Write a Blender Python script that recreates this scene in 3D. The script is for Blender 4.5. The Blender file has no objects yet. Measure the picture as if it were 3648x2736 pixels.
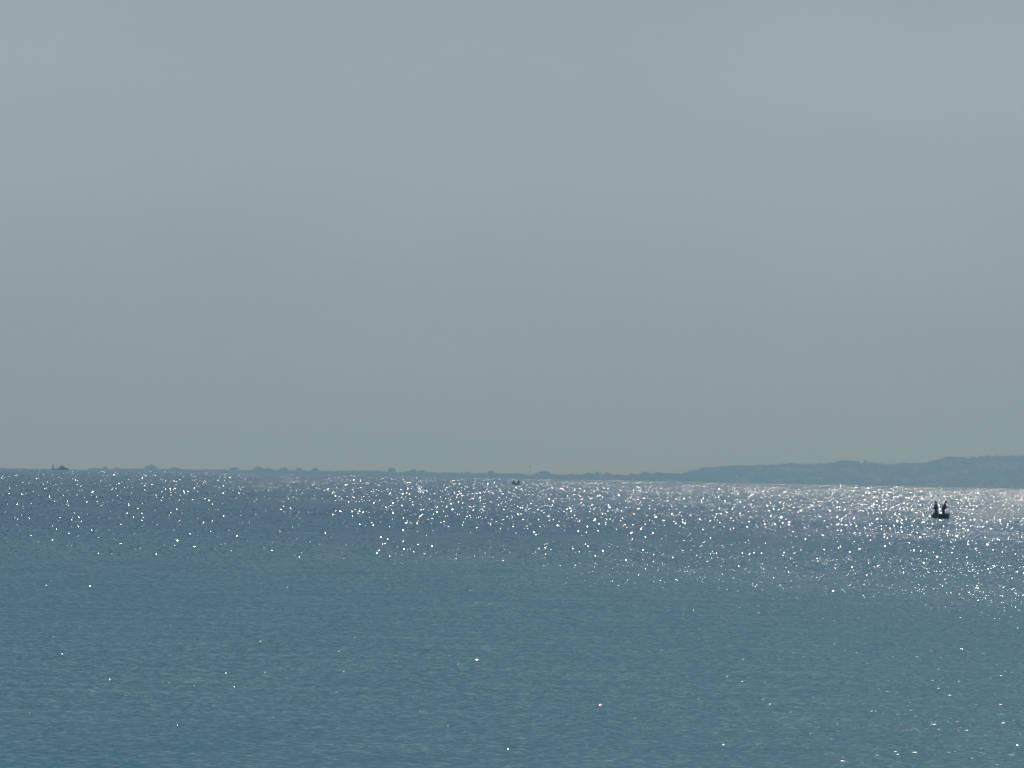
import bpy, bmesh, math, random
import numpy as np
from mathutils import Vector, Matrix, noise
random.seed(7); rng = np.random.RandomState(11)
PI = math.pi
SC = bpy.context.scene
COL = SC.collection
R_EARTH = 7.44e6            # effective radius with refraction
CAM_H = 4.05

# ---------------------------------------------------------------- camera
PW, PH = 3648.0, 2736.0
F_PX = 20848.0
cam_d = bpy.data.cameras.new('camera'); cam = bpy.data.objects.new('camera', cam_d)
COL.objects.link(cam)
cam_d.sensor_fit = 'HORIZONTAL'; cam_d.sensor_width = 36.0
cam_d.lens = 36.0 * F_PX / PW
cam_d.clip_start = 0.5; cam_d.clip_end = 60000
EYE_Y = 1704.0 - 21.8      # photo row of eye level at the centre column
pitch = math.atan((EYE_Y - PH / 2) / F_PX)
roll = math.atan(74.0 / 3648.0)
M = Matrix.Rotation(PI / 2 + pitch, 4, 'X') @ Matrix.Rotation(roll, 4, 'Z')
cam.matrix_world = Matrix.Translation((0, 0, CAM_H)) @ M
SC.camera = cam
R3 = M.to_3x3()

def at(px, py, D):
    """world point at distance D (along y) seen in the photograph at px, py"""
    d = R3 @ Vector(((px - PW / 2) / F_PX, -(py - PH / 2) / F_PX, -1.0))
    return Vector((0, 0, CAM_H)) + d * (D / d.y)
def sea_z(x, y): return -(x * x + y * y) / (2 * R_EARTH)
def water_row(px): return 1667.0 + 74.0 * px / 3648.0

# ---------------------------------------------------------------- sky, sun, exposure
SUN_EL, SUN_AZ = math.radians(42), math.radians(10)     # azimuth to the right of the view
HZ0 = (6.1, 7.9, 8.45); HZ1 = (7.25, 8.95, 9.45)
w = bpy.data.worlds.new('World'); SC.world = w; w.use_nodes = True
nt = w.node_tree; nt.nodes.clear()
out = nt.nodes.new('ShaderNodeOutputWorld'); bg = nt.nodes.new('ShaderNodeBackground')
sky = nt.nodes.new('ShaderNodeTexSky'); sky.sky_type = 'NISHITA'; sky.sun_disc = False
sky.sun_elevation = SUN_EL; sky.sun_rotation = SUN_AZ
sky.altitude = 0; sky.air_density = 1.0; sky.dust_density = .2; sky.ozone_density = 1.5
# sea haze lying low over the whole horizon, thinning upwards, with faint mottling
geo = nt.nodes.new('ShaderNodeTexCoord'); L = nt.links.new
mp = nt.nodes.new('ShaderNodeMapping'); mp.inputs['Scale'].default_value = (9, 9, 22)
nz = nt.nodes.new('ShaderNodeTexNoise'); nz.inputs['Scale'].default_value = 1.0; nz.inputs['Detail'].default_value = 3
mr = nt.nodes.new('ShaderNodeMapRange')
mr.inputs['From Min'].default_value = .3; mr.inputs['From Max'].default_value = .7
mr.inputs['To Min'].default_value = .96; mr.inputs['To Max'].default_value = 1.04
sxyz = nt.nodes.new('ShaderNodeSeparateXYZ'); L(geo.outputs['Generated'], sxyz.inputs[0])
ramp = nt.nodes.new('ShaderNodeValToRGB'); ramp.color_ramp.interpolation = 'EASE'   # haze colour by elevation
lz = nt.nodes.new('ShaderNodeMath'); lz.operation = 'MULTIPLY'; lz.inputs[1].default_value = 1 / .10; lz.use_clamp = True
L(sxyz.outputs['Z'], lz.inputs[0]); L(lz.outputs[0], ramp.inputs['Fac'])
ramp.color_ramp.elements[0].color = tuple(c * .1 for c in HZ0) + (1,); ramp.color_ramp.elements[1].color = tuple(c * .1 for c in HZ1) + (1,)
e_ = ramp.color_ramp.elements.new(.68); e_.color = tuple(c * .1 for c in HZ1) + (1,)
ramp.color_ramp.elements[2].color = tuple(c * .096 for c in HZ1) + (1,)
hs = nt.nodes.new('ShaderNodeVectorMath'); hs.operation = 'SCALE'; hs.inputs['Scale'].default_value = 10.0; L(ramp.outputs['Color'], hs.inputs[0])
vf = nt.nodes.new('ShaderNodeMapRange'); vf.interpolation_type = 'SMOOTHSTEP'
vf.inputs['From Min'].default_value = .08; vf.inputs['From Max'].default_value = .34
vf.inputs['To Min'].default_value = .97; vf.inputs['To Max'].default_value = .08
L(sxyz.outputs['Z'], vf.inputs['Value'])
veil = nt.nodes.new('ShaderNodeMix'); veil.data_type = 'RGBA'; L(vf.outputs[0], veil.inputs[0])
mul = nt.nodes.new('ShaderNodeVectorMath'); mul.operation = 'SCALE'
L(geo.outputs['Generated'], mp.inputs[0]); L(mp.outputs[0], nz.inputs['Vector']); L(nz.outputs['Fac'], mr.inputs['Value'])
L(sky.outputs[0], veil.inputs[6]); L(hs.outputs[0], veil.inputs[7]); L(veil.outputs[2], mul.inputs[0]); L(mr.outputs[0], mul.inputs['Scale'])
L(mul.outputs[0], bg.inputs['Color']); bg.inputs['Strength'].default_value = .10
L(bg.outputs[0], out.inputs['Surface'])

sd = bpy.data.lights.new('sun', 'SUN'); sun = bpy.data.objects.new('sun', sd); COL.objects.link(sun)
sd.energy = 3.5; sd.angle = math.radians(.53); sd.color = (1, .97, .92)
sdir = Vector((math.sin(SUN_AZ) * math.cos(SUN_EL), math.cos(SUN_AZ) * math.cos(SUN_EL), math.sin(SUN_EL)))
sun.rotation_euler = sdir.to_track_quat('Z', 'Y').to_euler()
sun.location = (40, 0, 60)

vs = SC.view_settings; vs.view_transform = 'Standard'; vs.look = 'None'; vs.gamma = 1; vs.use_curve_mapping = False
vs.exposure = -1.2
SC.render.filter_size = 1.9
cy = SC.cycles
cy.max_bounces = 4; cy.diffuse_bounces = 1; cy.glossy_bounces = 2; cy.volume_bounces = 0; cy.transmission_bounces = 2
cy.sample_clamp_indirect = 2.0
cy.use_denoising = True; cy.denoiser = 'OPENIMAGEDENOISE'
SC.render.engine = 'CYCLES'

# ---------------------------------------------------------------- helpers
def tag(o, label=None, cat=None, group=None, kind=None):
    if label: o['label'] = label
    if cat: o['category'] = cat
    if group: o['group'] = group
    if kind: o['kind'] = kind
    return o
def empty(name, loc, rz=0):
    o = bpy.data.objects.new(name, None); COL.objects.link(o)
    o.location = loc; o.rotation_euler = (0, 0, rz); o.empty_display_size = .3
    return o
def mesh_obj(name, verts, faces, mat, parent=None, smooth=False):
    me = bpy.data.meshes.new(name); me.from_pydata([tuple(v) for v in verts], [], faces); me.update()
    if smooth: me.polygons.foreach_set('use_smooth', [True] * len(me.polygons))
    me.materials.append(mat)
    o = bpy.data.objects.new(name, me); COL.objects.link(o); o.parent = parent
    return o
def principled(name, color, rough=.6, metal=0, var=0.0, scale=4.0, coord='Object', detail=4, spec=.5):
    m = bpy.data.materials.new(name); m.use_nodes = True; t = m.node_tree
    b = t.nodes['Principled BSDF']; b.inputs['Roughness'].default_value = rough; b.inputs['Metallic'].default_value = metal
    b.inputs['Specular IOR Level'].default_value = spec
    tc = t.nodes.new('ShaderNodeTexCoord'); n = t.nodes.new('ShaderNodeTexNoise')
    n.inputs['Scale'].default_value = scale; n.inputs['Detail'].default_value = detail
    r = t.nodes.new('ShaderNodeValToRGB')
    e = r.color_ramp.elements
    e[0].position = .3; e[1].position = .7
    e[0].color = tuple(c * (1 - var) for c in color) + (1,); e[1].color = tuple(min(1, c * (1 + var)) for c in color) + (1,)
    t.links.new(tc.outputs[coord], n.inputs['Vector']); t.links.new(n.outputs['Fac'], r.inputs['Fac'])
    t.links.new(r.outputs['Color'], b.inputs['Base Color'])
    return m
class MB:
    """collects closed shapes into one mesh"""
    def __init__(s): s.v = []; s.f = []
    def add(s, vs_, fs):
        k = len(s.v); s.v += [tuple(v) for v in vs_]; s.f += [tuple(i + k for i in f) for f in fs]
    def box(s, c, d, taper=1.0):
        x, y, z = c; a, b, h = d[0] / 2, d[1] / 2, d[2] / 2
        q = [(x + sx * a * (1 if k == 0 else taper), y + sy * b * (1 if k == 0 else taper), z + (-h if k == 0 else h))
             for k in (0, 1) for sx, sy in ((-1, -1), (1, -1), (1, 1), (-1, 1))]
        s.add(q, [(3, 2, 1, 0), (4, 5, 6, 7), (0, 1, 5, 4), (1, 2, 6, 5), (2, 3, 7, 6), (3, 0, 4, 7)])
    def tube(s, pts, rad, n=8):
        pts = [Vector(p) for p in pts]
        rads = rad if isinstance(rad, (list, tuple)) else [rad] * len(pts)
        rings = []
        for i, p in enumerate(pts):
            t = (pts[min(i + 1, len(pts) - 1)] - pts[max(i - 1, 0)]).normalized()
            a = t.cross(Vector((0, 0, 1)) if abs(t.z) < .9 else Vector((1, 0, 0))).normalized(); b = t.cross(a)
            rings.append([p + (a * math.cos(2 * PI * k / n) + b * math.sin(2 * PI * k / n)) * rads[i] for k in range(n)])
        vv = [v for r in rings for v in r]; ff = []
        for i in range(len(pts) - 1):
            for k in range(n):
                ff.append((i * n + k, i * n + (k + 1) % n, (i + 1) * n + (k + 1) % n, (i + 1) * n + k))
        ff.append(tuple(reversed(range(n)))); ff.append(tuple((len(pts) - 1) * n + k for k in range(n)))
        s.add(vv, ff)
    def blob(s, c, r, seed=0, sub=1, rough=.25):
        vv, ff = ICO[sub]
        q = []
        for v in vv:
            k = 1 + rough * noise.noise(Vector(v) * 1.7 + Vector((seed * 3.1, seed * 1.7, seed)))
            q.append((c[0] + v[0] * r[0] * k, c[1] + v[1] * r[1] * k, c[2] + v[2] * r[2] * k))
        s.add(q, ff)
    def build(s, name, mat, parent=None, smooth=False): return mesh_obj(name, s.v, s.f, mat, parent, smooth)
ICO = {}
for sub in (1, 2):
    bm = bmesh.new(); bmesh.ops.create_icosphere(bm, subdivisions=sub, radius=1)
    ICO[sub] = ([tuple(v.co) for v in bm.verts], [tuple(v.index for v in f.verts) for f in bm.faces]); bm.free()

# ---------------------------------------------------------------- water
CREST_FETCH = (-.14, -.10, -.05, -.025, 0, .03); CREST_SD = .085; CREST_FINE = .25
def water_material(name='sea_water', crest=False):
    m = bpy.data.materials.new(name); m.use_nodes = True; t = m.node_tree; N = t.nodes; lk = t.links.new
    b = N['Principled BSDF']
    g = N.new('ShaderNodeNewGeometry')
    def vmath(op, a=None, c=None, s=None):
        n = N.new('ShaderNodeVectorMath'); n.operation = op
        for k, q in ((0, a), (1, c)):
            if q is None: continue
            if isinstance(q, tuple): n.inputs[k].default_value = q
            else: lk(q, n.inputs[k])
        if s is not None:
            if isinstance(s, (int, float)): n.inputs['Scale'].default_value = s
            else: lk(s, n.inputs['Scale'])
        return n.outputs[0] if op not in ('LENGTH', 'DOT_PRODUCT') else n.outputs['Value']
    def mapping(scale, rot=0, loc=(0, 0, 0)):
        n = N.new('ShaderNodeMapping'); n.inputs['Scale'].default_value = scale
        n.inputs['Rotation'].default_value = (0, 0, rot); n.inputs['Location'].default_value = loc
        lk(g.outputs['Position'], n.inputs[0]); return n.outputs[0]
    def slope(wave, amp, rot, stretch, loc, detail=1.0, rough=.5):
        n = N.new('ShaderNodeTexNoise'); n.noise_dimensions = '2D'
        n.inputs['Scale'].default_value = 1.0; n.inputs['Detail'].default_value = detail; n.inputs['Roughness'].default_value = rough
        lk(mapping((1 / (wave * stretch), 1 / wave, 1), rot, loc), n.inputs['Vector'])
        c = vmath('SUBTRACT', n.outputs['Color'], (.5, .5, .5))
        return vmath('MULTIPLY', c, amp)
    s1 = slope(.085, SLOPES[0], .15, 1.2, (3, 7, 0), 1.0)      # ripples
    s2 = slope(.24, SLOPES[1], -.2, 1.1, (31, 17, 0), 1.0)     # wavelets
    s3 = slope(1.5, SLOPES[2], .1, 2.2, (11, 57, 0), 1.0)      # small waves
    s = vmath('ADD', vmath('ADD', s1, s2), s3)
    # gust patches change how steep the ripples are
    gn = N.new('ShaderNodeTexNoise'); gn.noise_dimensions = '2D'; gn.inputs['Scale'].default_value = 1.0; gn.inputs['Detail'].default_value = 5
    lk(mapping((1 / 60, 1 / 120, 1), .12, (2.3, 5.2, 0)), gn.inputs['Vector'])
    gm = N.new('ShaderNodeMapRange'); gm.inputs['From Min'].default_value = .3; gm.inputs['From Max'].default_value = .7
    gm.inputs['To Min'].default_value = .78; gm.inputs['To Max'].default_value = 1.22
    lk(gn.outputs['Fac'], gm.inputs['Value'])
    # the water is smoother in the lee of the beach and rougher farther out
    fl = N.new('ShaderNodeVectorMath'); fl.operation = 'LENGTH'; lk(g.outputs['Position'], fl.inputs[0])
    lg = N.new('ShaderNodeMath'); lg.operation = 'LOGARITHM'; lk(fl.outputs['Value'], lg.inputs[0]); lg.inputs[1].default_value = 10
    fm = N.new('ShaderNodeMapRange'); fm.inputs['From Min'].default_value = 1.9; fm.inputs['From Max'].default_value = 3.3
    fm.inputs['To Min'].default_value = FETCH[0]; fm.inputs['To Max'].default_value = FETCH[1]
    lk(lg.outputs[0], fm.inputs['Value'])
    gf = N.new('ShaderNodeMath'); gf.operation = 'MULTIPLY'; lk(gm.outputs[0], gf.inputs[0]); lk(fm.outputs[0], gf.inputs[1])
    s = vmath('SCALE', s, s=gf.outputs[0])
    # steep faces of the little onshore waves look towards the beach
    ys = N.new('ShaderNodeSeparateXYZ'); lk(s, ys.inputs[0])
    ad = N.new('ShaderNodeMath'); ad.operation = 'SUBTRACT'; lk(ys.outputs['Y'], ad.inputs[0]); ad.inputs[1].default_value = FACE
    ab = N.new('ShaderNodeMath'); ab.operation = 'ABSOLUTE'; lk(ad.outputs[0], ab.inputs[0])
    ng = N.new('ShaderNodeMath'); ng.operation = 'MULTIPLY'; lk(ab.outputs[0], ng.inputs[0]); ng.inputs[1].default_value = -1
    cb = N.new('ShaderNodeCombineXYZ'); lk(ys.outputs['X'], cb.inputs['X']); lk(ng.outputs[0], cb.inputs['Y'])
    s = cb.outputs[0]
    if crest: s = vmath('MULTIPLY', vmath('ADD', s1, s2), (CREST_FINE, CREST_FINE, 0))   # the crest mesh gives the slope
    nrm = vmath('NORMALIZE', vmath('ADD', s, g.outputs['Normal']))
    lk(nrm, b.inputs['Normal'])
    b.inputs['Roughness'].default_value = W_ROUGH; b.inputs['IOR'].default_value = 1.333
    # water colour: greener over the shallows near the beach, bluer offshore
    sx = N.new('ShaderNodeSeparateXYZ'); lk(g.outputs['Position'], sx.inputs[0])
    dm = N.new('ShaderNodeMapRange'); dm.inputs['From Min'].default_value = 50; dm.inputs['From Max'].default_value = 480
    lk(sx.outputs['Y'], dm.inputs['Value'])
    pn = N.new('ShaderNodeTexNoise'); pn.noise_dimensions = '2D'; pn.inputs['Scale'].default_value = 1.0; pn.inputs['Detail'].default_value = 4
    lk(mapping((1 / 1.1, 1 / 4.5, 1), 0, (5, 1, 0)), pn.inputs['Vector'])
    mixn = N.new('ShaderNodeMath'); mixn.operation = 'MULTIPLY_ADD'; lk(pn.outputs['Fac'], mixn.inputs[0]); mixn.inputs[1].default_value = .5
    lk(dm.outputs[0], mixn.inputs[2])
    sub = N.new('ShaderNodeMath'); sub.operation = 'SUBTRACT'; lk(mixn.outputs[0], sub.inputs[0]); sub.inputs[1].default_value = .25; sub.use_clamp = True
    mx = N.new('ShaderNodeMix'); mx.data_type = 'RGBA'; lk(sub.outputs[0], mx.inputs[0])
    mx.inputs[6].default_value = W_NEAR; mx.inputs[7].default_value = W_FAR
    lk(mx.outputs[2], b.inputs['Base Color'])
    return m
SLOPES = ((.85, .85, 0), (.70, .80, 0), (.22, .26, 0))
FACE = .17; FETCH = (.35, .86)
W_ROUGH = .12
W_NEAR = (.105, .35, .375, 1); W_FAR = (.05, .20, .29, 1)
rings = [0.0] + list(np.geomspace(1.5, 16000, 230)); SEG = 240
vv = [(0, 0, 0)]
for r in rings[1:]:
    for k in range(SEG):
        a = 2 * PI * k / SEG; vv.append((r * math.cos(a), r * math.sin(a), -r * r / (2 * R_EARTH)))
ff = [(0, 1 + k, 1 + (k + 1) % SEG) for k in range(SEG)]
for i in range(len(rings) - 2):
    o0 = 1 + i * SEG; o1 = o0 + SEG
    for k in range(SEG): ff.append((o0 + k, o1 + k, o1 + (k + 1) % SEG, o0 + (k + 1) % SEG))
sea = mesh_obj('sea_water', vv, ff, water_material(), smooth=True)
tag(sea, kind='structure')

# small wave crests: real wedges of water, steeper and larger farther offshore
def wave_crests(n):
    dip = np.concatenate([rng.uniform(24, 1120, n // 6), rng.uniform(24, 330, n // 2), rng.uniform(23, 170, n // 3)])
    D = CAM_H * F_PX / dip
    D = D[(D > 60)]; n = len(D)
    az = rng.uniform(-.115, .125, n); x = D * np.sin(az); y = D * np.cos(az)
    dens = np.array([noise.noise(Vector((x[i] / 30, y[i] / 60, 4.4))) + .6 * noise.noise(Vector((x[i] / 7, y[i] / 25, 8.4))) for i in range(n)])
    keep = rng.uniform(-.5, .5, n) < dens + .1
    D, x, y, dens = D[keep], x[keep], y[keep], dens[keep]; n = len(D)
    fetch = np.interp(np.log10(D), (1.9, 2.35, 2.6, 2.8, 3.0, 3.25), CREST_FETCH)
    sd_ = np.interp(np.log10(D), (2.2, 2.8), (.034, CREST_SD))
    s = np.clip(.25 + fetch + rng.standard_t(7, n) * sd_, .15, .62)
    psi = rng.normal(0, .235, n)
    w_ = .10 * (D / 100) ** .62 * np.clip(rng.lognormal(-.2, .55, n), .2, 2.0)
    h = w_ * rng.uniform(.06, .14, n)
    d = h / s; back = h * rng.uniform(5, 9, n)
    U = np.array([-1, -.45, .45, 1.0]); Hf = np.array([0.0, .9, 1.0, 0.0])
    P = np.zeros((n, 20, 3))
    for k in range(4):
        X = U[k] * w_ / 2; hf = Hf[k]; bow = .10 * d * (1 - U[k] ** 2)
        rows = [(-d * hf - bow * .2, 0 * h), (-d * hf * .5 - bow * .1, h * hf * .47), (0 * d, h * hf), (0 * d, h * hf), (back * hf + .01, 0 * h)]
        for r_, (yy, zz) in enumerate(rows):
            P[:, r_ * 4 + k, 0] = X; P[:, r_ * 4 + k, 1] = yy; P[:, r_ * 4 + k, 2] = zz
    c, sn = np.cos(psi), np.sin(psi)
    X = P[:, :, 0] * c[:, None] - P[:, :, 1] * sn[:, None]; Y = P[:, :, 0] * sn[:, None] + P[:, :, 1] * c[:, None]
    P[:, :, 0] = X + x[:, None]; P[:, :, 1] = Y + y[:, None]
    P[:, :, 2] += -(x ** 2 + y ** 2)[:, None] / (2 * R_EARTH) - .003
    base = []
    for r_ in (0, 1, 3):
        for k in range(3): a = r_ * 4 + k; base.append((a, a + 1, a + 5, a + 4))
    F = (np.array(base)[None] + (np.arange(n) * 20)[:, None, None]).reshape(-1, 4)
    me = bpy.data.meshes.new('wave_crests')
    me.vertices.add(n * 20); me.vertices.foreach_set('co', P.reshape(-1).astype(np.float32))
    me.loops.add(F.size); me.loops.foreach_set('vertex_index', F.reshape(-1).astype(np.int32))
    me.polygons.add(len(F)); me.polygons.foreach_set('loop_start', np.arange(0, F.size, 4, dtype=np.int32))
    me.polygons.foreach_set('use_smooth', np.ones(len(F), dtype=bool)); me.update(); me.validate()
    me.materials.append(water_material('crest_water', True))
    o = bpy.data.objects.new('wave_crests', me); COL.objects.link(o); return tag(o, kind='stuff', label='countless small wave crests glinting on the open sea', cat='waves')
wave_crests(150000)

# ---------------------------------------------------------------- haze
HAZE_D = 1.75e-4
def haze():
    m = bpy.data.materials.new('haze_air'); m.use_nodes = True; t = m.node_tree; t.nodes.clear()
    o = t.nodes.new('ShaderNodeOutputMaterial'); v = t.nodes.new('ShaderNodeVolumePrincipled')
    v.inputs['Density'].default_value = HAZE_D
    v.inputs['Color'].default_value = HAZE_COL
    v.inputs['Absorption Color'].default_value = (.74, .99, 1, 1)
    v.inputs['Anisotropy'].default_value = HAZE_G
    t.links.new(v.outputs[0], o.inputs['Volume'])
    b = MB(); b.box((0, 0, 27), (32600, 32600, 96)); h = b.build('haze', m); tag(h, kind='stuff'); return h
HAZE_COL = (.37, .68, 1.0, 1); HAZE_G = .37
haze()

# ---------------------------------------------------------------- far shore
mat_leaf = principled('foliage', (.035, .05, .03), .9, var=.25, scale=.15, spec=.05)
mat_leaf2 = principled('foliage_scrub', (.04, .055, .03), .9, var=.25, scale=.08, spec=.1)
mat_bark = principled('bark', (.09, .07, .05), .9, var=.3, scale=3)
mat_soil = principled('dry_grass', (.045, .05, .032), .95, var=.25, scale=.03)
mat_wall = principled('plaster', (.62, .58, .50), .9, var=.08, scale=.6)
mat_roof = principled('clay_roof', (.30, .16, .10), .9, var=.2, scale=1.5)
mat_win = principled('window_glass', (.03, .035, .04), .15)

D_LOW, D_HILL = 11000.0, 12600.0
low = [(320,1674.0),(345,1671.5),(400,1671),(470,1671),(505,1670),(570,1671.5),(640,1672),(700,1673),(790,1673.5),(900,1675),(980,1675.5),
       (1140,1677.5),(1200,1678.5),(1300,1676.5),(1360,1679),(1420,1683),(1520,1682.5),(1640,1685),(1700,1686),(1790,1687),(1860,1687.5),
       (1875,1692.5),(1898,1693),(1906,1690),(1970,1688),(1990,1692),(2070,1693),(2080,1691),(2190,1691),(2230,1694),(2300,1688),(2380,1686),(2440,1686.5),(2490,1690),(2550,1703),(2620,1722)]
hill = [(2380,1700),(2430,1692),(2475,1677),(2500,1671),(2525,1668),(2550,1666),(2600,1665),(2620,1664),(2680,1661),(2740,1659),(2820,1656),(2880,1657),(2940,1655),
        (2970,1651),(3000,1644),(3020,1644.5),(3050,1649),(3070,1652.5),(3100,1650),(3125,1655),(3150,1658.5),(3180,1658),(3230,1653.5),(3300,1651.5),(3330,1645),(3350,1637.5),
        (3375,1633),(3415,1632),(3450,1636.5),(3480,1632),(3550,1627),(3600,1626.5),(3648,1626),(3760,1619),(3900,1610),(4100,1606),(4400,1600),(4800,1612),(5300,1640),(5700,1745)]
def prof(pts, px): return float(np.interp(px, [p[0] for p in pts], [p[1] for p in pts]))
TREE_ALLOW = 3.0   # metres of scrub standing on the ridge
def terrain(name, pts, D, depth_f, depth_b, allow, rough):
    xs = np.arange(pts[0][0], pts[-1][0] + 1, 12.0); nr = 26
    vs_, fs = [], []
    W = nr + 1; H = {}
    for i, px in enumerate(xs):
        top = at(px, prof(pts, px), D)
        hz = max(.4, top.z - sea_z(top.x, D) - allow)
        H[i] = (top.x, hz)
        for j in range(W):
            t = j / nr
            if t < .6: q = t / .6; y = D - depth_f * (1 - q); f = (math.sin(q * PI / 2)) ** .9
            else: q = (t - .6) / .4; y = D + depth_b * q; f = math.cos(q * PI / 2)
            x = top.x * y / D
            n = noise.noise(Vector((x * .012, y * .012, 3.3))) * rough * hz * (0 if j == 0 else math.sin(PI * min(1, t / .6)))
            z = hz * f + n - .6 + .6 * f
            vs_.append((x, y, sea_z(x, y) + z))
    for i in range(len(xs) - 1):
        for j in range(nr): a = i * W + j; fs.append((a, a + W, a + W + 1, a + 1))
    o = mesh_obj(name, vs_, fs, mat_soil, smooth=True); tag(o, kind='structure')
    V = np.array(vs_).reshape(len(xs), W, 3)
    return o, V
shore, SV = terrain('low_shore', low, D_LOW, 260, 500, 2.6, .1)
hills, HV = terrain('hills', hill, D_HILL, 950, 1500, 4.0, .22)

def sample(V, u, v):
    i = u * (V.shape[0] - 1.001); j = v * (V.shape[1] - 1.001); a, b = int(i), int(j); p, q = i - a, j - b
    return V[a, b] * (1 - p) * (1 - q) + V[a + 1, b] * p * (1 - q) + V[a, b + 1] * (1 - p) * q + V[a + 1, b + 1] * p * q
# woods on the hills: nobody could count them
mb = MB()
for k in range(8000):
    u = random.random(); v = random.random() ** .8 * .68
    if random.random() < .18: v = random.random() ** 1.5 * .3
    if random.random() < .3: v = .58 + random.random() * .04
    p = sample(HV, u, v)
    if noise.noise(Vector((p[0] * .006, p[1] * .006, 9))) < -.28 and v < .5: continue
    r = random.uniform(3.0, 7.5); h = random.uniform(1.8, 4.2)
    if .56 < v < .64: r *= .75; h *= random.uniform(.7, 1.7)
    mb.blob((p[0], p[1], p[2] + h * .45), (r, r, h), k, 1, .5)
w1 = mb.build('woodland', mat_leaf); tag(w1, kind='stuff', label='hazy dark woods covering the long hills at the right', cat='woodland')
mb = MB()
for k in range(4200):
    u = random.random(); v = .06 + random.random() * .56
    p = sample(SV, u, v)
    if p[2] - sea_z(p[0], p[1]) < .3: continue
    r = random.uniform(2.5, 7); h = random.uniform(1.2, 2.9)
    mb.blob((p[0], p[1], p[2] + h * .3), (r, r, h), k, 1, .5)
w2 = mb.build('shore_scrub', mat_leaf2); tag(w2, kind='stuff', label='low scrub along the flat far shore', cat='scrub')

def tree(px0, px1, top, D, label, kind='round', base=None):
    """a tree spanning photo columns px0..px1 and reaching up to row top"""
    c = (px0 + px1) / 2; P = at(c, top, D); gx = P.x
    gz = sea_z(gx, D) + (1.0 if base is None else base)
    wdt = (px1 - px0) / F_PX * D; H = (P.z - gz) * 1.12
    t = empty('tree', (gx, D, gz)); tag(t, label, 'tree')
    rr = random.Random(int(px0))
    m = MB(); m.tube([(0, 0, -1), (wdt * .01, 0, H * .35), (-wdt * .02, 0, H * .7)], [.05 * H, .035 * H, .015 * H], 7)
    for a in range(5):
        an = rr.uniform(0, 2 * PI)
        m.tube([(0, 0, H * .3), (math.cos(an) * wdt * .2, math.sin(an) * wdt * .2, H * .6)], [.022 * H, .01 * H], 5)
    m.build('trunk', mat_bark, t)
    m = MB()
    n = 90
    for k in range(n):
        # positions filling the crown volume, uneven outline
        while True:
            x, y, z = rr.uniform(-1, 1), rr.uniform(-1, 1), rr.uniform(-1, 1)
            if x * x + y * y + z * z < 1: break
        if kind == 'cone':
            f = (1 - (z + 1) / 2) ** .8 + .05; x *= f; y *= f; cz = H * (.18 + .79 * (z + 1) / 2)
        elif kind == 'flat':
            if z > 0: z *= (1 - x * x) ** .25
            cz = H * (.45 + .46 * z)
        else: cz = H * (.54 + .38 * z)
        r = wdt * rr.uniform(.07, .13) * (.6 if kind == 'cone' else 1)
        m.blob((x * wdt * .44, y * wdt * .44, cz), (r, r, r * rr.uniform(.5, .8)), k, 1, .6)
    m.build('crown', mat_leaf, t)
    return t
DL = D_LOW - 40
T = [
 (336,349,1666.5,'small faint tree at the left end of the far shore','round'),
 (369,383,1662,'small upright tree standing second from the left on the far shore','round'),
 (404,427,1666,'low flat bush-like tree third from the left on the far shore','flat'),
 (512,562,1657.5,'broad domed tree standing alone left of the shore, the largest left of centre','flat'),
 (598,646,1667,'low spreading tree just right of the big domed tree','flat'),
 (820,852,1664.5,'rounded tree left of the wide flat-topped clump','round'),
 (902,945,1663,'wide flat-topped tree forming the high left end of the long clump','flat'),
 (935,978,1668.5,'lower tree adjoining the right side of the wide flat-topped tree','flat'),
 (993,1028,1665.5,'rounded tree just right of the long flat-topped clump','round'),
 (1054,1076,1667,'middle tree of the three small domes left of centre','round'),
 (1110,1137,1667.5,'small domed tree at the right end of the left tree row','round'),
 (1252,1275,1674.5,'very low tree barely rising above the flat middle shore','flat'),
 (1381,1412,1667.5,'tall solitary domed tree on the low middle shore','round'),
 (1438,1464,1678,'low shrubby tree joined to the left of a pair of domes','flat'),
 (1458,1487,1672,'left and taller dome of the pair right of the solitary tree','round'),
 (1489,1516,1674.5,'right and lower dome of the pair right of the solitary tree','round'),
 (1653,1682,1680,'small rounded tree left of the small distant boat','flat'),
 (1729,1767,1679,'broad low tree on the shore above the small distant boat','flat'),
 (1903,1972,1681,'long flat-topped tree right beside the thin mast','flat'),
 (2018,2052,1687,'low tree in the middle of the gap right of the mast','flat'),
 (2074,2120,1685,'left part of the long dark tree clump right of the mast','flat'),
 (2108,2145,1681.5,'highest tree in the long dark clump right of the mast','flat'),
 (2140,2194,1686,'right end of the long dark tree clump right of the mast','flat'),
 (2236,2272,1687,'low tree left of the rising shore before the hills','flat'),
 (2276,2314,1681.5,'domed tree on the rising shore before the hills','round'),
 (2318,2384,1683,'long low tree where the flat shore meets the hills','flat'),
]
for a, b, tp, lab, kd in T: 
    t = tree(a, b, tp, DL, lab, kd); t['group'] = 'trees along the flat far shore'
def ridge_base(px): 
    p = at(px, prof(hill, px), D_HILL); return p.z - 4.0 - sea_z(p.x, D_HILL)
for a, b, tp, lab, kd in [
 (2449,2468,1673.5,'small rounded tree at the left foot of the hills','round'),
 (2988,3026,1641,'broad tree crowning the first hump of the hills','flat'),
 (3071,3094,1637,'pointed dark tree sticking up from the middle of the ridge','cone'),
 (3284,3298,1648,'tiny upright tree on the ridge before the right-hand rise','cone'),
 (3366,3386,1629.5,'small tree on the shoulder of the right-hand rise','round')]:
    t = tree(a, b, tp, D_HILL - 15, lab, kd, base=ridge_base((a + b) / 2) if a > 2480 else 8.0); t['group'] = 'trees on the ridge of the hills'

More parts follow.
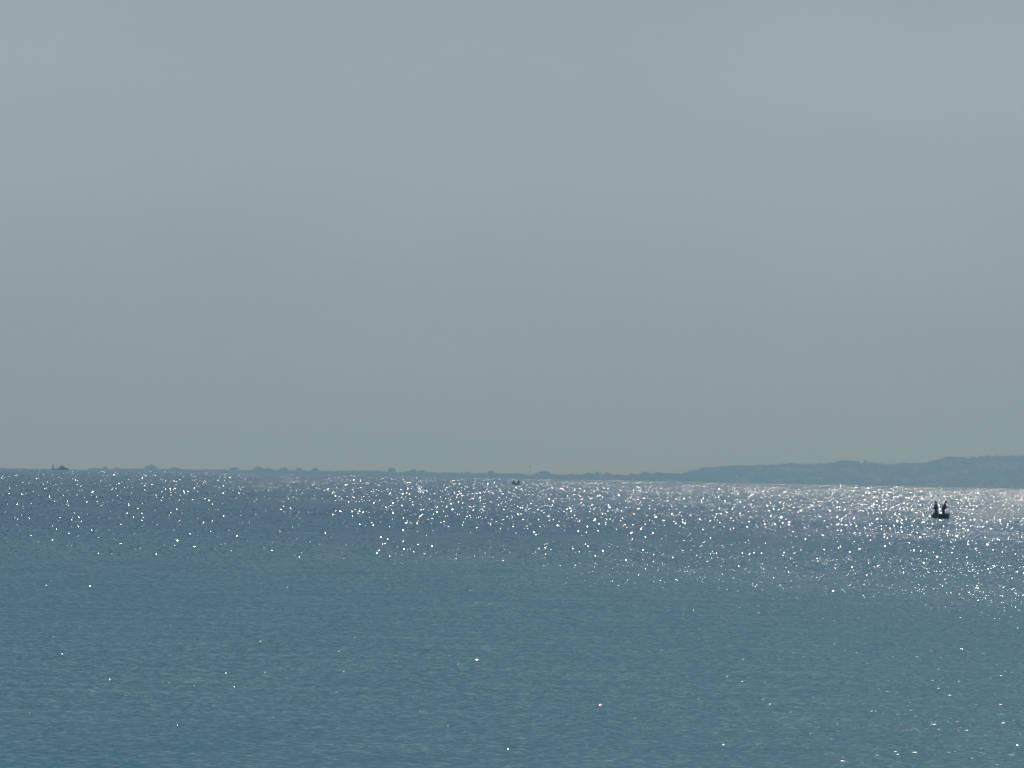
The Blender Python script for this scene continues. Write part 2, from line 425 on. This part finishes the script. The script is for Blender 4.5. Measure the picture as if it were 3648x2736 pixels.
def house(px, py, wpx, hpx, D, label):
    p = at(px, py, D); w_ = wpx / F_PX * D; h_ = hpx / F_PX * D
    t = empty('house', (p.x, p.y, p.z)); tag(t, label, 'house', 'pale houses at the foot of the hills')
    m = MB(); m.box((0, 0, h_ / 2 - 3), (w_, w_ * .6, h_ + 6)); m.build('wall', mat_wall, t)
    m = MB(); a, b, c = w_ / 2 + .3, w_ * .3 + .3, h_ + .02
    m.add([(-a, -b, c), (a, -b, c), (a, b, c), (-a, b, c), (-a * .7, 0, c + h_ * .35), (a * .7, 0, c + h_ * .35)],
          [(3, 2, 1, 0), (0, 1, 5, 4), (2, 3, 4, 5), (1, 2, 5), (3, 0, 4)]); m.build('roof', mat_roof, t)
    for k in range(4):
        m = MB(); m.box((w_ * (-.33 + .22 * k), -w_ * .3 - .01, h_ * .55), (w_ * .08, .06, h_ * .3)); m.build('window', mat_win, t)
house(2655, 1707, 26, 8, D_HILL - 1000, 'faint long pale house low down at the left end of the hills')
house(3131, 1709, 22, 6, D_HILL - 1000, 'faint pale low house below the pointed tree on the ridge')
house(3226, 1710, 16, 7, D_HILL - 1000, 'small faint house right of the one below the pointed tree')

# mast on the shore
def mast():
    D = D_LOW - 60; b = at(1887, 1696, D); tp = at(1887, 1659, D); H = tp.z - b.z
    t = empty('mast', b); tag(t, 'thin faint mast with a wider head rising from the gap in the shore trees', 'mast')
    m = MB(); m.tube([(0, 0, -2), (0, 0, H * .5), (0, 0, H)], [.55, .4, .3], 8); m.build('pole', MET, t)
    m = MB(); m.tube([(0, 0, H * .86), (0, 0, H * .9), (0, 0, H * .96), (0, 0, H * .99)], [.5, 2.0, 2.2, .6], 12); m.build('platform', MET, t)
    m = MB()
    for s in (-1, 1): m.tube([(s * 4.5, 0, -2), (0, 0, H * .6)], .07, 4)
    m.build('guy_wire', MET, t)
MET = principled('weathered_steel', (.07, .075, .08), .6, metal=.4, var=.15)
mast()

# ---------------------------------------------------------------- people
skin_m = principled('skin', (.36, .21, .15), .6, var=.05)
hair_m = principled('hair', (.02, .016, .014), .7, var=.2, scale=20)
def cloth(name, c): return principled(name, c, .9, var=.12, scale=9, spec=.15)
def skin_mesh(name, joints, mat, parent, root, sub=2):
    """joints: {key: ((x,y,z), radius, parent_key)}"""
    keys = list(joints); idx = {k: i for i, k in enumerate(keys)}
    me = bpy.data.meshes.new(name)
    me.from_pydata([joints[k][0] for k in keys], [(idx[k], idx[joints[k][2]]) for k in keys if joints[k][2]], [])
    o = bpy.data.objects.new(name, me); COL.objects.link(o); o.parent = parent; me.materials.append(mat)
    md = o.modifiers.new('skin', 'SKIN'); md.use_smooth_shade = True
    if not me.skin_vertices: me.skin_vertices.new() if hasattr(me.skin_vertices, 'new') else None
    sv = me.skin_vertices[0].data
    for k in keys:
        r = joints[k][1]; sv[idx[k]].radius = r if isinstance(r, tuple) else (r, r); sv[idx[k]].use_root = (k == root)
    s = o.modifiers.new('smooth', 'SUBSURF'); s.levels = sub; s.render_levels = sub
    return o
def V3(*a): return Vector(a)
def person(loc, rz, label, pose, jacket, trousers, cap=None, s=1.0):
    """pose: dict of joints, facing +x, z up, metres"""
    t = empty('person', loc, rz); tag(t, label, 'person', 'anglers in the small boats'); t.scale = (s, s, s)
    P = {k: Vector(v) for k, v in pose.items()}
    J = {'pelvis': (P['pelvis'], (.13, .15), None), 'belly': ((P['pelvis'] + P['chest']) / 2, (.11, .14), 'pelvis'),
         'chest': (P['chest'], (.13, .18), 'belly'), 'neck0': (P['chest'] + (P['neck'] - P['chest']) * .6, .075, 'chest'),
         'neck': (P['neck'], .055, 'neck0')}
    hd = P['head']; J['skull'] = (hd, (.088, .075), 'neck'); J['crown'] = (hd + V3(-.01, 0, .085), (.06, .055), 'skull')
    for sd_ in 'lr':
        y = 1 if sd_ == 'l' else -1
        J['hip' + sd_] = (P['pelvis'] + V3(0, .09 * y, -.05), .095, 'pelvis')
        J['thigh' + sd_] = (P['pelvis'] * .5 + P['knee' + sd_] * .5 + V3(0, .05 * y, 0), .082, 'hip' + sd_)
        J['knee' + sd_] = (P['knee' + sd_], .06, 'thigh' + sd_)
        J['calf' + sd_] = (P['knee' + sd_] * .65 + P['ankle' + sd_] * .35, .058, 'knee' + sd_)
        J['ankle' + sd_] = (P['ankle' + sd_], .04, 'calf' + sd_)
        J['sh' + sd_] = (P['chest'] + V3(0, .17 * y, .10), .062, 'chest')
        J['elbow' + sd_] = (P['elbow' + sd_], .045, 'sh' + sd_)
        J['wrist' + sd_] = (P['hand' + sd_], .028, 'elbow' + sd_)
        f = (P['hand' + sd_] - P['elbow' + sd_]).normalized()
        J['palm' + sd_] = (P['hand' + sd_] + f * .07, (.022, .038), 'wrist' + sd_)
    body = skin_mesh('body', J, skin_m, t, 'pelvis', 2)
    # fingers, each a bent tapering chain out of the palm
    for sd_ in 'lr':
        f = (P['hand' + sd_] - P['elbow' + sd_]).normalized(); c = P['hand' + sd_] + f * .085
        side = f.cross(V3(0, 0, 1)).normalized(); up = side.cross(f)
        for k, ln in enumerate((.062, .075, .08, .07)):
            m = MB(); b0 = c + side * (.028 - .018 * k)
            m.tube([b0, b0 + f * ln * .55, b0 + f * ln * .8 - up * ln * .35, b0 + f * ln * .6 - up * ln * .7], [.010, .009, .008, .006], 6)
            m.build('finger', skin_m, body, True)
        m = MB(); b0 = c - f * .05 + side * .035
        m.tube([b0, b0 + side * .025 + f * .03, b0 + side * .02 + f * .06 - up * .02], [.011, .010, .007], 6)
        m.build('thumb', skin_m, body, True)
    # face
    m = MB(); m.blob(hd + V3(.098, 0, .005), (.018, .012, .024), 1, 1, 0); m.build('nose', skin_m, body, True)
    for y in (-1, 1):
        m = MB(); m.blob(hd + V3(.005, .082 * y, .01), (.018, .009, .03), 2, 1, 0); m.build('ear', skin_m, body, True)
        m = MB(); m.blob(hd + V3(.08, .03 * y, .035), (.009, .012, .007), 2, 1, 0); m.build('eye', hair_m, body, True)
    m = MB(); m.blob(hd + V3(.083, 0, -.04), (.008, .024, .006), 2, 1, 0); m.build('mouth', cloth('lips', (.3, .1, .09)), body, True)
    m = MB(); m.blob(hd + V3(-.018, 0, .06), (.098, .092, .082), 3, 2, .08); hr = m.build('hair', hair_m, t, True)
    if cap:
        m = MB(); m.blob(hd + V3(-.012, 0, .085), (.105, .098, .075), 3, 2, .04); m.blob(hd + V3(.11, 0, .072), (.07, .07, .012), 3, 2, .04)
        m.build('cap', cap, t, True)
    # jacket and trousers follow the body
    K = {'pelvis': (P['pelvis'] + V3(0, 0, -.04), (.20, .22), None), 'belly': ((P['pelvis'] + P['chest']) / 2, (.19, .215), 'pelvis'),
         'chest': (P['chest'], (.185, .23), 'belly'), 'collar': (P['chest'] + (P['neck'] - P['chest']) * .75, .085, 'chest')}
    for sd_ in 'lr':
        y = 1 if sd_ == 'l' else -1
        K['sh' + sd_] = (P['chest'] + V3(0, .17 * y, .10), .10, 'chest')
        K['elbow' + sd_] = (P['elbow' + sd_], .078, 'sh' + sd_)
        K['cuff' + sd_] = (P['hand' + sd_] * .92 + P['elbow' + sd_] * .08, .045, 'elbow' + sd_)
    skin_mesh('jacket', K, jacket, t, 'pelvis', 2)
    K = {'waist': (P['pelvis'] + V3(0, 0, .03), (.14, .165), None)}
    for sd_ in 'lr':
        y = 1 if sd_ == 'l' else -1
        K['hip' + sd_] = (P['pelvis'] + V3(0, .09 * y, -.06), .145, 'waist')
        K['th' + sd_] = (P['pelvis'] * .5 + P['knee' + sd_] * .5 + V3(0, .05 * y, 0), .135, 'hip' + sd_)
        K['knee' + sd_] = (P['knee' + sd_], .11, 'th' + sd_)
        K['hem' + sd_] = (P['ankle' + sd_] + V3(0, 0, .03), .09, 'knee' + sd_)
    skin_mesh('trousers', K, trousers, t, 'waist', 2)
    for sd_ in 'lr':
        m = MB(); a = P['ankle' + sd_]
        m.blob(a + V3(.05, 0, -.035), (.13, .05, .045), 3, 2, .05); m.build('shoe', rubber_m, t, True)
    return t
rubber_m = principled('black_rubber', (.02, .02, .02), .7, var=.2)
STAND_A = dict(pelvis=(0, 0, .92), chest=(.02, 0, 1.28), neck=(.03, 0, 1.47), head=(.05, 0, 1.58), kneel=(.03, .12, .50), kneer=(-.12, -.14, .5),
               anklel=(0, .14, .08), ankler=(-.26, -.16, .08), elbowl=(.20, .24, 1.10), handl=(.42, .10, 1.02), elbowr=(.16, -.24, 1.10), handr=(.36, -.10, 1.06))
STAND_B = dict(pelvis=(-.08, 0, .90), chest=(.03, 0, 1.27), neck=(.12, 0, 1.45), head=(.20, 0, 1.55), kneel=(-.02, .11, .48), kneer=(-.06, -.12, .48),
               anklel=(-.02, .13, .08), ankler=(-.10, -.14, .08), elbowl=(.08, .26, 1.02), handl=(.26, .12, 1.10), elbowr=(.12, -.25, 1.02), handr=(.28, -.10, 1.06))
SIT = dict(pelvis=(0, 0, .42), chest=(.08, 0, .80), neck=(.12, 0, .98), head=(.17, 0, 1.08), kneel=(.42, .14, .50), kneer=(.42, -.14, .48),
           anklel=(.45, .14, .08), ankler=(.40, -.14, .08), elbowl=(.22, .25, .62), handl=(.44, .12, .68), elbowr=(.22, -.25, .62), handr=(.42, -.10, .66))

# ---------------------------------------------------------------- dinghies
hull_dark = principled('painted_wood_dark', (.035, .02, .02), .45, var=.3, scale=2)
hull_red = principled('faded_red_paint', (.14, .025, .025), .5, var=.3, scale=3)
wood_m = principled('bare_wood', (.15, .10, .06), .7, var=.3, scale=6)
def section(t_, Lh, B, Hh, sheer):
    """half width, keel height, rail height at t in 0..1 from stern to bow"""
    wd = B / 2 * min(1, (.86 + .3 * t_)) * (1 - max(0, (t_ - .45) / .55) ** 2.4) ** .8
    return max(wd, .015), -.12 + .22 * max(0, t_ - .6) ** 1.5, Hh + sheer * max(0, t_ - .3) ** 2
def dinghy(loc, rz, label, Lh=2.4, B=1.3, Hh=.42, sheer=.28):
    t = empty('rowing_boat', loc, rz); tag(t, label, 'boat', 'small open boats with anglers')
    n = 22; vs_, fs = [], []; prof_n = 9
    def ring(tt, off):
        wd, kz, rz_ = section(tt, Lh, B, Hh, sheer); x = (tt - .5) * Lh
        r = []
        for k in range(prof_n):
            a = -1 + 2 * k / (prof_n - 1); yy = a * (wd - off); ab = abs(a)
            zz = kz + off + (rz_ - kz - off) * (ab ** 2.6)
            r.append((x, yy, zz))
        return r
    for i in range(n): vs_ += ring(i / (n - 1), 0)
    for i in range(n): vs_ += ring(.02 + .95 * i / (n - 1), .035)
    o2 = n * prof_n
    for i in range(n - 1):
        for k in range(prof_n - 1):
            a = i * prof_n + k; fs.append((a, a + prof_n, a + prof_n + 1, a + 1))
            b = o2 + a; fs.append((b, b + 1, b + prof_n + 1, b + prof_n))
    for i in range(n - 1):
        for k in (0, prof_n - 1):
            a = i * prof_n + k; fs.append((a, a + prof_n, o2 + a + prof_n, o2 + a))
    for k in range(prof_n - 1):
        fs.append((k, k + 1, o2 + k + 1, o2 + k)); 
    mesh_obj('hull', vs_, fs, hull_dark, t, True)
    m = MB(); y0 = section(0, Lh, B, Hh, sheer)
    m.box((-Lh / 2 + .02, 0, Hh * .5 - .06), (.05, y0[0] * 1.7, Hh + .05)); m.build('transom', hull_red, t)
    for s in (-1, 1):
        m = MB(); pts = []
        for i in range(n):
            wd, kz, rz_ = section(i / (n - 1), Lh, B, Hh, sheer); pts.append(((i / (n - 1) - .5) * Lh, s * wd, rz_ + .01))
        m.tube(pts, .03, 6); m.build('gunwale', hull_red, t)
    for f in (.12, .45, .74):
        wd, kz, rz_ = section(f, Lh, B, Hh, sheer); m = MB()
        m.box(((f - .5) * Lh, 0, Hh * .62), (.24, wd * 1.72, .035)); m.build('thwart', wood_m, t)
    m = MB(); m.box((-.1, 0, .0), (Lh * .72, B * .5, .025)); m.build('floorboard', wood_m, t)
    m = MB(); m.box((-Lh / 2 - .12, 0, Hh + .10), (.2, .2, .26), .8); m.tube([(-Lh / 2 - .12, 0, Hh), (-Lh / 2 - .15, 0, -.35)], .05, 8)
    m.tube([(-Lh / 2 - .02, 0, Hh + .16), (-Lh / 2 + .3, .05, Hh + .2)], .018, 6); m.build('outboard_motor', rubber_m, t)
    for s in (-1, 1):
        m = MB(); wd = section(.55, Lh, B, Hh, sheer)[0]
        m.tube([(.05, s * (wd - .1), Hh + .03), (-.9, s * (wd - .28), Hh + .05)], .02, 6)
        m.tube([(.05, s * (wd - .1), Hh + .03), (.4, s * (wd - .04), Hh + .08)], [.035, .06], 6); m.build('oar', wood_m, t)
    return t

D1 = 632.0
pb = at(1352.5 + 2000, 1846, D1); pb.x = at(3356, 1846, D1).x
bz = sea_z(pb.x, D1)
boat1 = dinghy((pb.x, D1, bz), math.radians(47), 'dark small open boat with two standing anglers amid the sun glitter')
def bx_(px): return at(px, 1846, D1).x
pA = person((bx_(3333.5), D1 - .35, bz + .03), PI, 'person in dark blue jacket standing at the left of the nearer boat, facing left', STAND_A,
            cloth('navy_cloth', (.03, .035, .06)), cloth('brown_cloth', (.07, .05, .045)), cap=cloth('plum_cloth', (.12, .03, .07)), s=1.06)
pB = person((bx_(3364), D1 + .35, bz + .03), 0, 'person in dark red jacket standing bent forward at the right of the nearer boat', STAND_B,
            cloth('maroon_cloth', (.10, .02, .03)), cloth('charcoal_cloth', (.03, .035, .05)), s=1.12)
def rod(p0, p1, label, r=.012):
    t = empty('fishing_rod', p0); tag(t, label, 'fishing rod'); d = Vector(p1) - Vector(p0)
    m = MB(); m.tube([(0, 0, 0), tuple(d * .3)], [.02, .018], 8); m.build('grip', rubber_m, t)
    m = MB(); m.tube([tuple(d * .3), tuple(d * .7 + V3(0, 0, .02)), tuple(d)], [r, r * .8, r * .4], 6); m.build('blank', hull_dark, t)
    m = MB(); c = d * .22 - V3(0, 0, .05); m.tube([tuple(c - V3(0, .03, 0)), tuple(c + V3(0, .03, 0))], .035, 10); m.build('reel', MET, t)
    return t
hA = (bx_(3333.5) - .36 * 1.03, D1 - .30, bz + 1.09)
rod((hA[0] + .1, hA[1], hA[2] + .05), (hA[0] - .42, hA[1] - .2, hA[2] - .28), 'short dark rod slanting down leftward from the left standing angler', .02)

D2 = 2050.0
b2x = at(1838, 1726, D2).x; b2z = sea_z(b2x, D2)
boat2 = dinghy((b2x, D2, b2z), math.radians(20), 'tiny dark open boat with two seated people near the middle of the horizon', Lh=2.5, B=1.25, Hh=.45)
person((at(1831.5, 1726, D2).x, D2 - .1, b2z + .12), PI * .8, 'person in dark clothes sitting at the left of the tiny far boat', SIT, cloth('black_cloth', (.02, .022, .03)), cloth('slate_cloth', (.03, .035, .045)), s=1.3)
person((at(1845.5, 1726, D2).x, D2 + .2, b2z + .38), .2, 'person in dark clothes sitting higher at the right of the tiny far boat', SIT, cloth('dark_green_cloth', (.02, .03, .022)), cloth('slate_cloth', (.03, .035, .045)), s=1.2)

# ---------------------------------------------------------------- fishing vessel on the horizon
def vessel():
    D = 4700.0; K = F_PX / D
    cx = at(212, 1672, D).x; z0 = sea_z(cx, D)
    t = empty('fishing_vessel', (cx, D, z0), math.radians(8)); tag(t, 'dark fishing vessel with aft mast and forward wheelhouse on the left horizon', 'boat')
    t.rotation_euler = (0, 0, math.radians(8))
    hm = principled('hull_blue_paint', (.012, .02, .045), .4, var=.2, scale=1); wm = principled('cabin_paint', (.05, .055, .06), .5, var=.15, scale=1)
    Lh, B = 12.8, 3.9; n = 26; pn = 9; vs_, fs = [], []
    for i in range(n):
        q = i / (n - 1); wd = max(.03, B / 2 * (1 - max(0, (q - .5) / .5) ** 2.6) ** .8 * (.85 + .15 * min(1, q * 4)))
        top = .85 + .15 * (1 - q) ** 2 + 1.0 * max(0, q - .35) ** 1.6 * 1.8; x = (q - .5) * Lh
        for k in range(pn):
            a = -1 + 2 * k / (pn - 1); f = abs(a) ** 2.5
            vs_.append((x + f * q * q * .9, a * wd, -.7 + (top + .7) * f))
        for k in range(pn):
            a = 1 - 2 * k / (pn - 1); vs_.append((x + .8 * q * q, a * wd * .93, top - .25))
    W = 2 * pn
    for i in range(n - 1):
        for k in range(W): a = i * W + k; b = i * W + (k + 1) % W; fs.append((a, b, b + W, a + W))
    fs.append(tuple(range(W))); fs.append(tuple(reversed([(n - 1) * W + k for k in range(W)])))
    mesh_obj('hull', vs_, fs, hm, t, False)
    m = MB(); m.box((1.9, 0, 1.7), (4.8, 2.6, 1.8), .92); m.build('deckhouse', wm, t)
    m = MB(); m.box((2.3, 0, 2.85), (2.3, 2.2, 1.0), .85); wh = m.build('wheelhouse', wm, t)
    for y in (-.6, 0, .6):
        m = MB(); m.box((3.36, y, 2.95), (.06, .42, .4)); m.build('window', mat_win, wh)
    for x in (1.7, 2.3, 2.9):
        m = MB(); m.box((x, -1.06, 2.95), (.4, .06, .4)); m.build('window', mat_win, wh)
    m = MB(); m.box((2.2, 0, 3.4), (2.7, 2.5, .1)); m.build('roof', wm, t)
    m = MB(); m.tube([(1.3, 0, 3.4), (1.3, 0, 5.3)], [.22, .14], 8); m.tube([(1.3, -.9, 4.5), (1.3, .9, 4.5)], .05, 6); m.tube([(.4, 0, 4.6), (1.3, 0, 4.2), (2.0, 0, 4.6)], .04, 6); m.build('forward_mast', MET, t)
    m = MB(); m.tube([(-5.4, 0, .6), (-5.4, 0, 4.5)], [.34, .22], 8); m.tube([(-5.4, 0, 3.0), (-3.4, 0, 1.9)], .16, 6); m.box((-5.4, 0, 2.6), (1.0, 1.6, .5)); m.box((-5.4, 0, 3.6), (.9, .9, .4)); m.build('aft_mast', MET, t)
    for y in (-1.3, 1.3):
        m = MB(); m.tube([(-5.8, y, .7), (-5.4, y, 2.4), (-5.4, 0, 2.6)], .2, 6); m.build('gallows', MET, t)
    m = MB(); m.tube([(-4.9, -.8, 1.25), (-4.9, .8, 1.25)], .5, 12); m.build('net_drum', rubber_m, t)
    m = MB()
    for k in range(6):
        x = 3.2 + k * .55; zz = 1.4 + .12 * k
        m.tube([(x, -1.2 + .18 * k, zz - .3), (x, -1.2 + .18 * k, zz + .75)], .025, 5)
    m.tube([(3.2, -1.2, 2.1), (6.6, -.2, 2.85)], .03, 5); m.tube([(3.2, 1.2, 2.1), (6.6, .2, 2.85)], .03, 5); m.build('bow_rail', MET, t)
    for s in (-1, 1):
        m = MB(); m.box((-1.5, s * 1.4, 1.05), (1.0, .5, .5)); m.build('fish_crate', wm, t)
vessel()
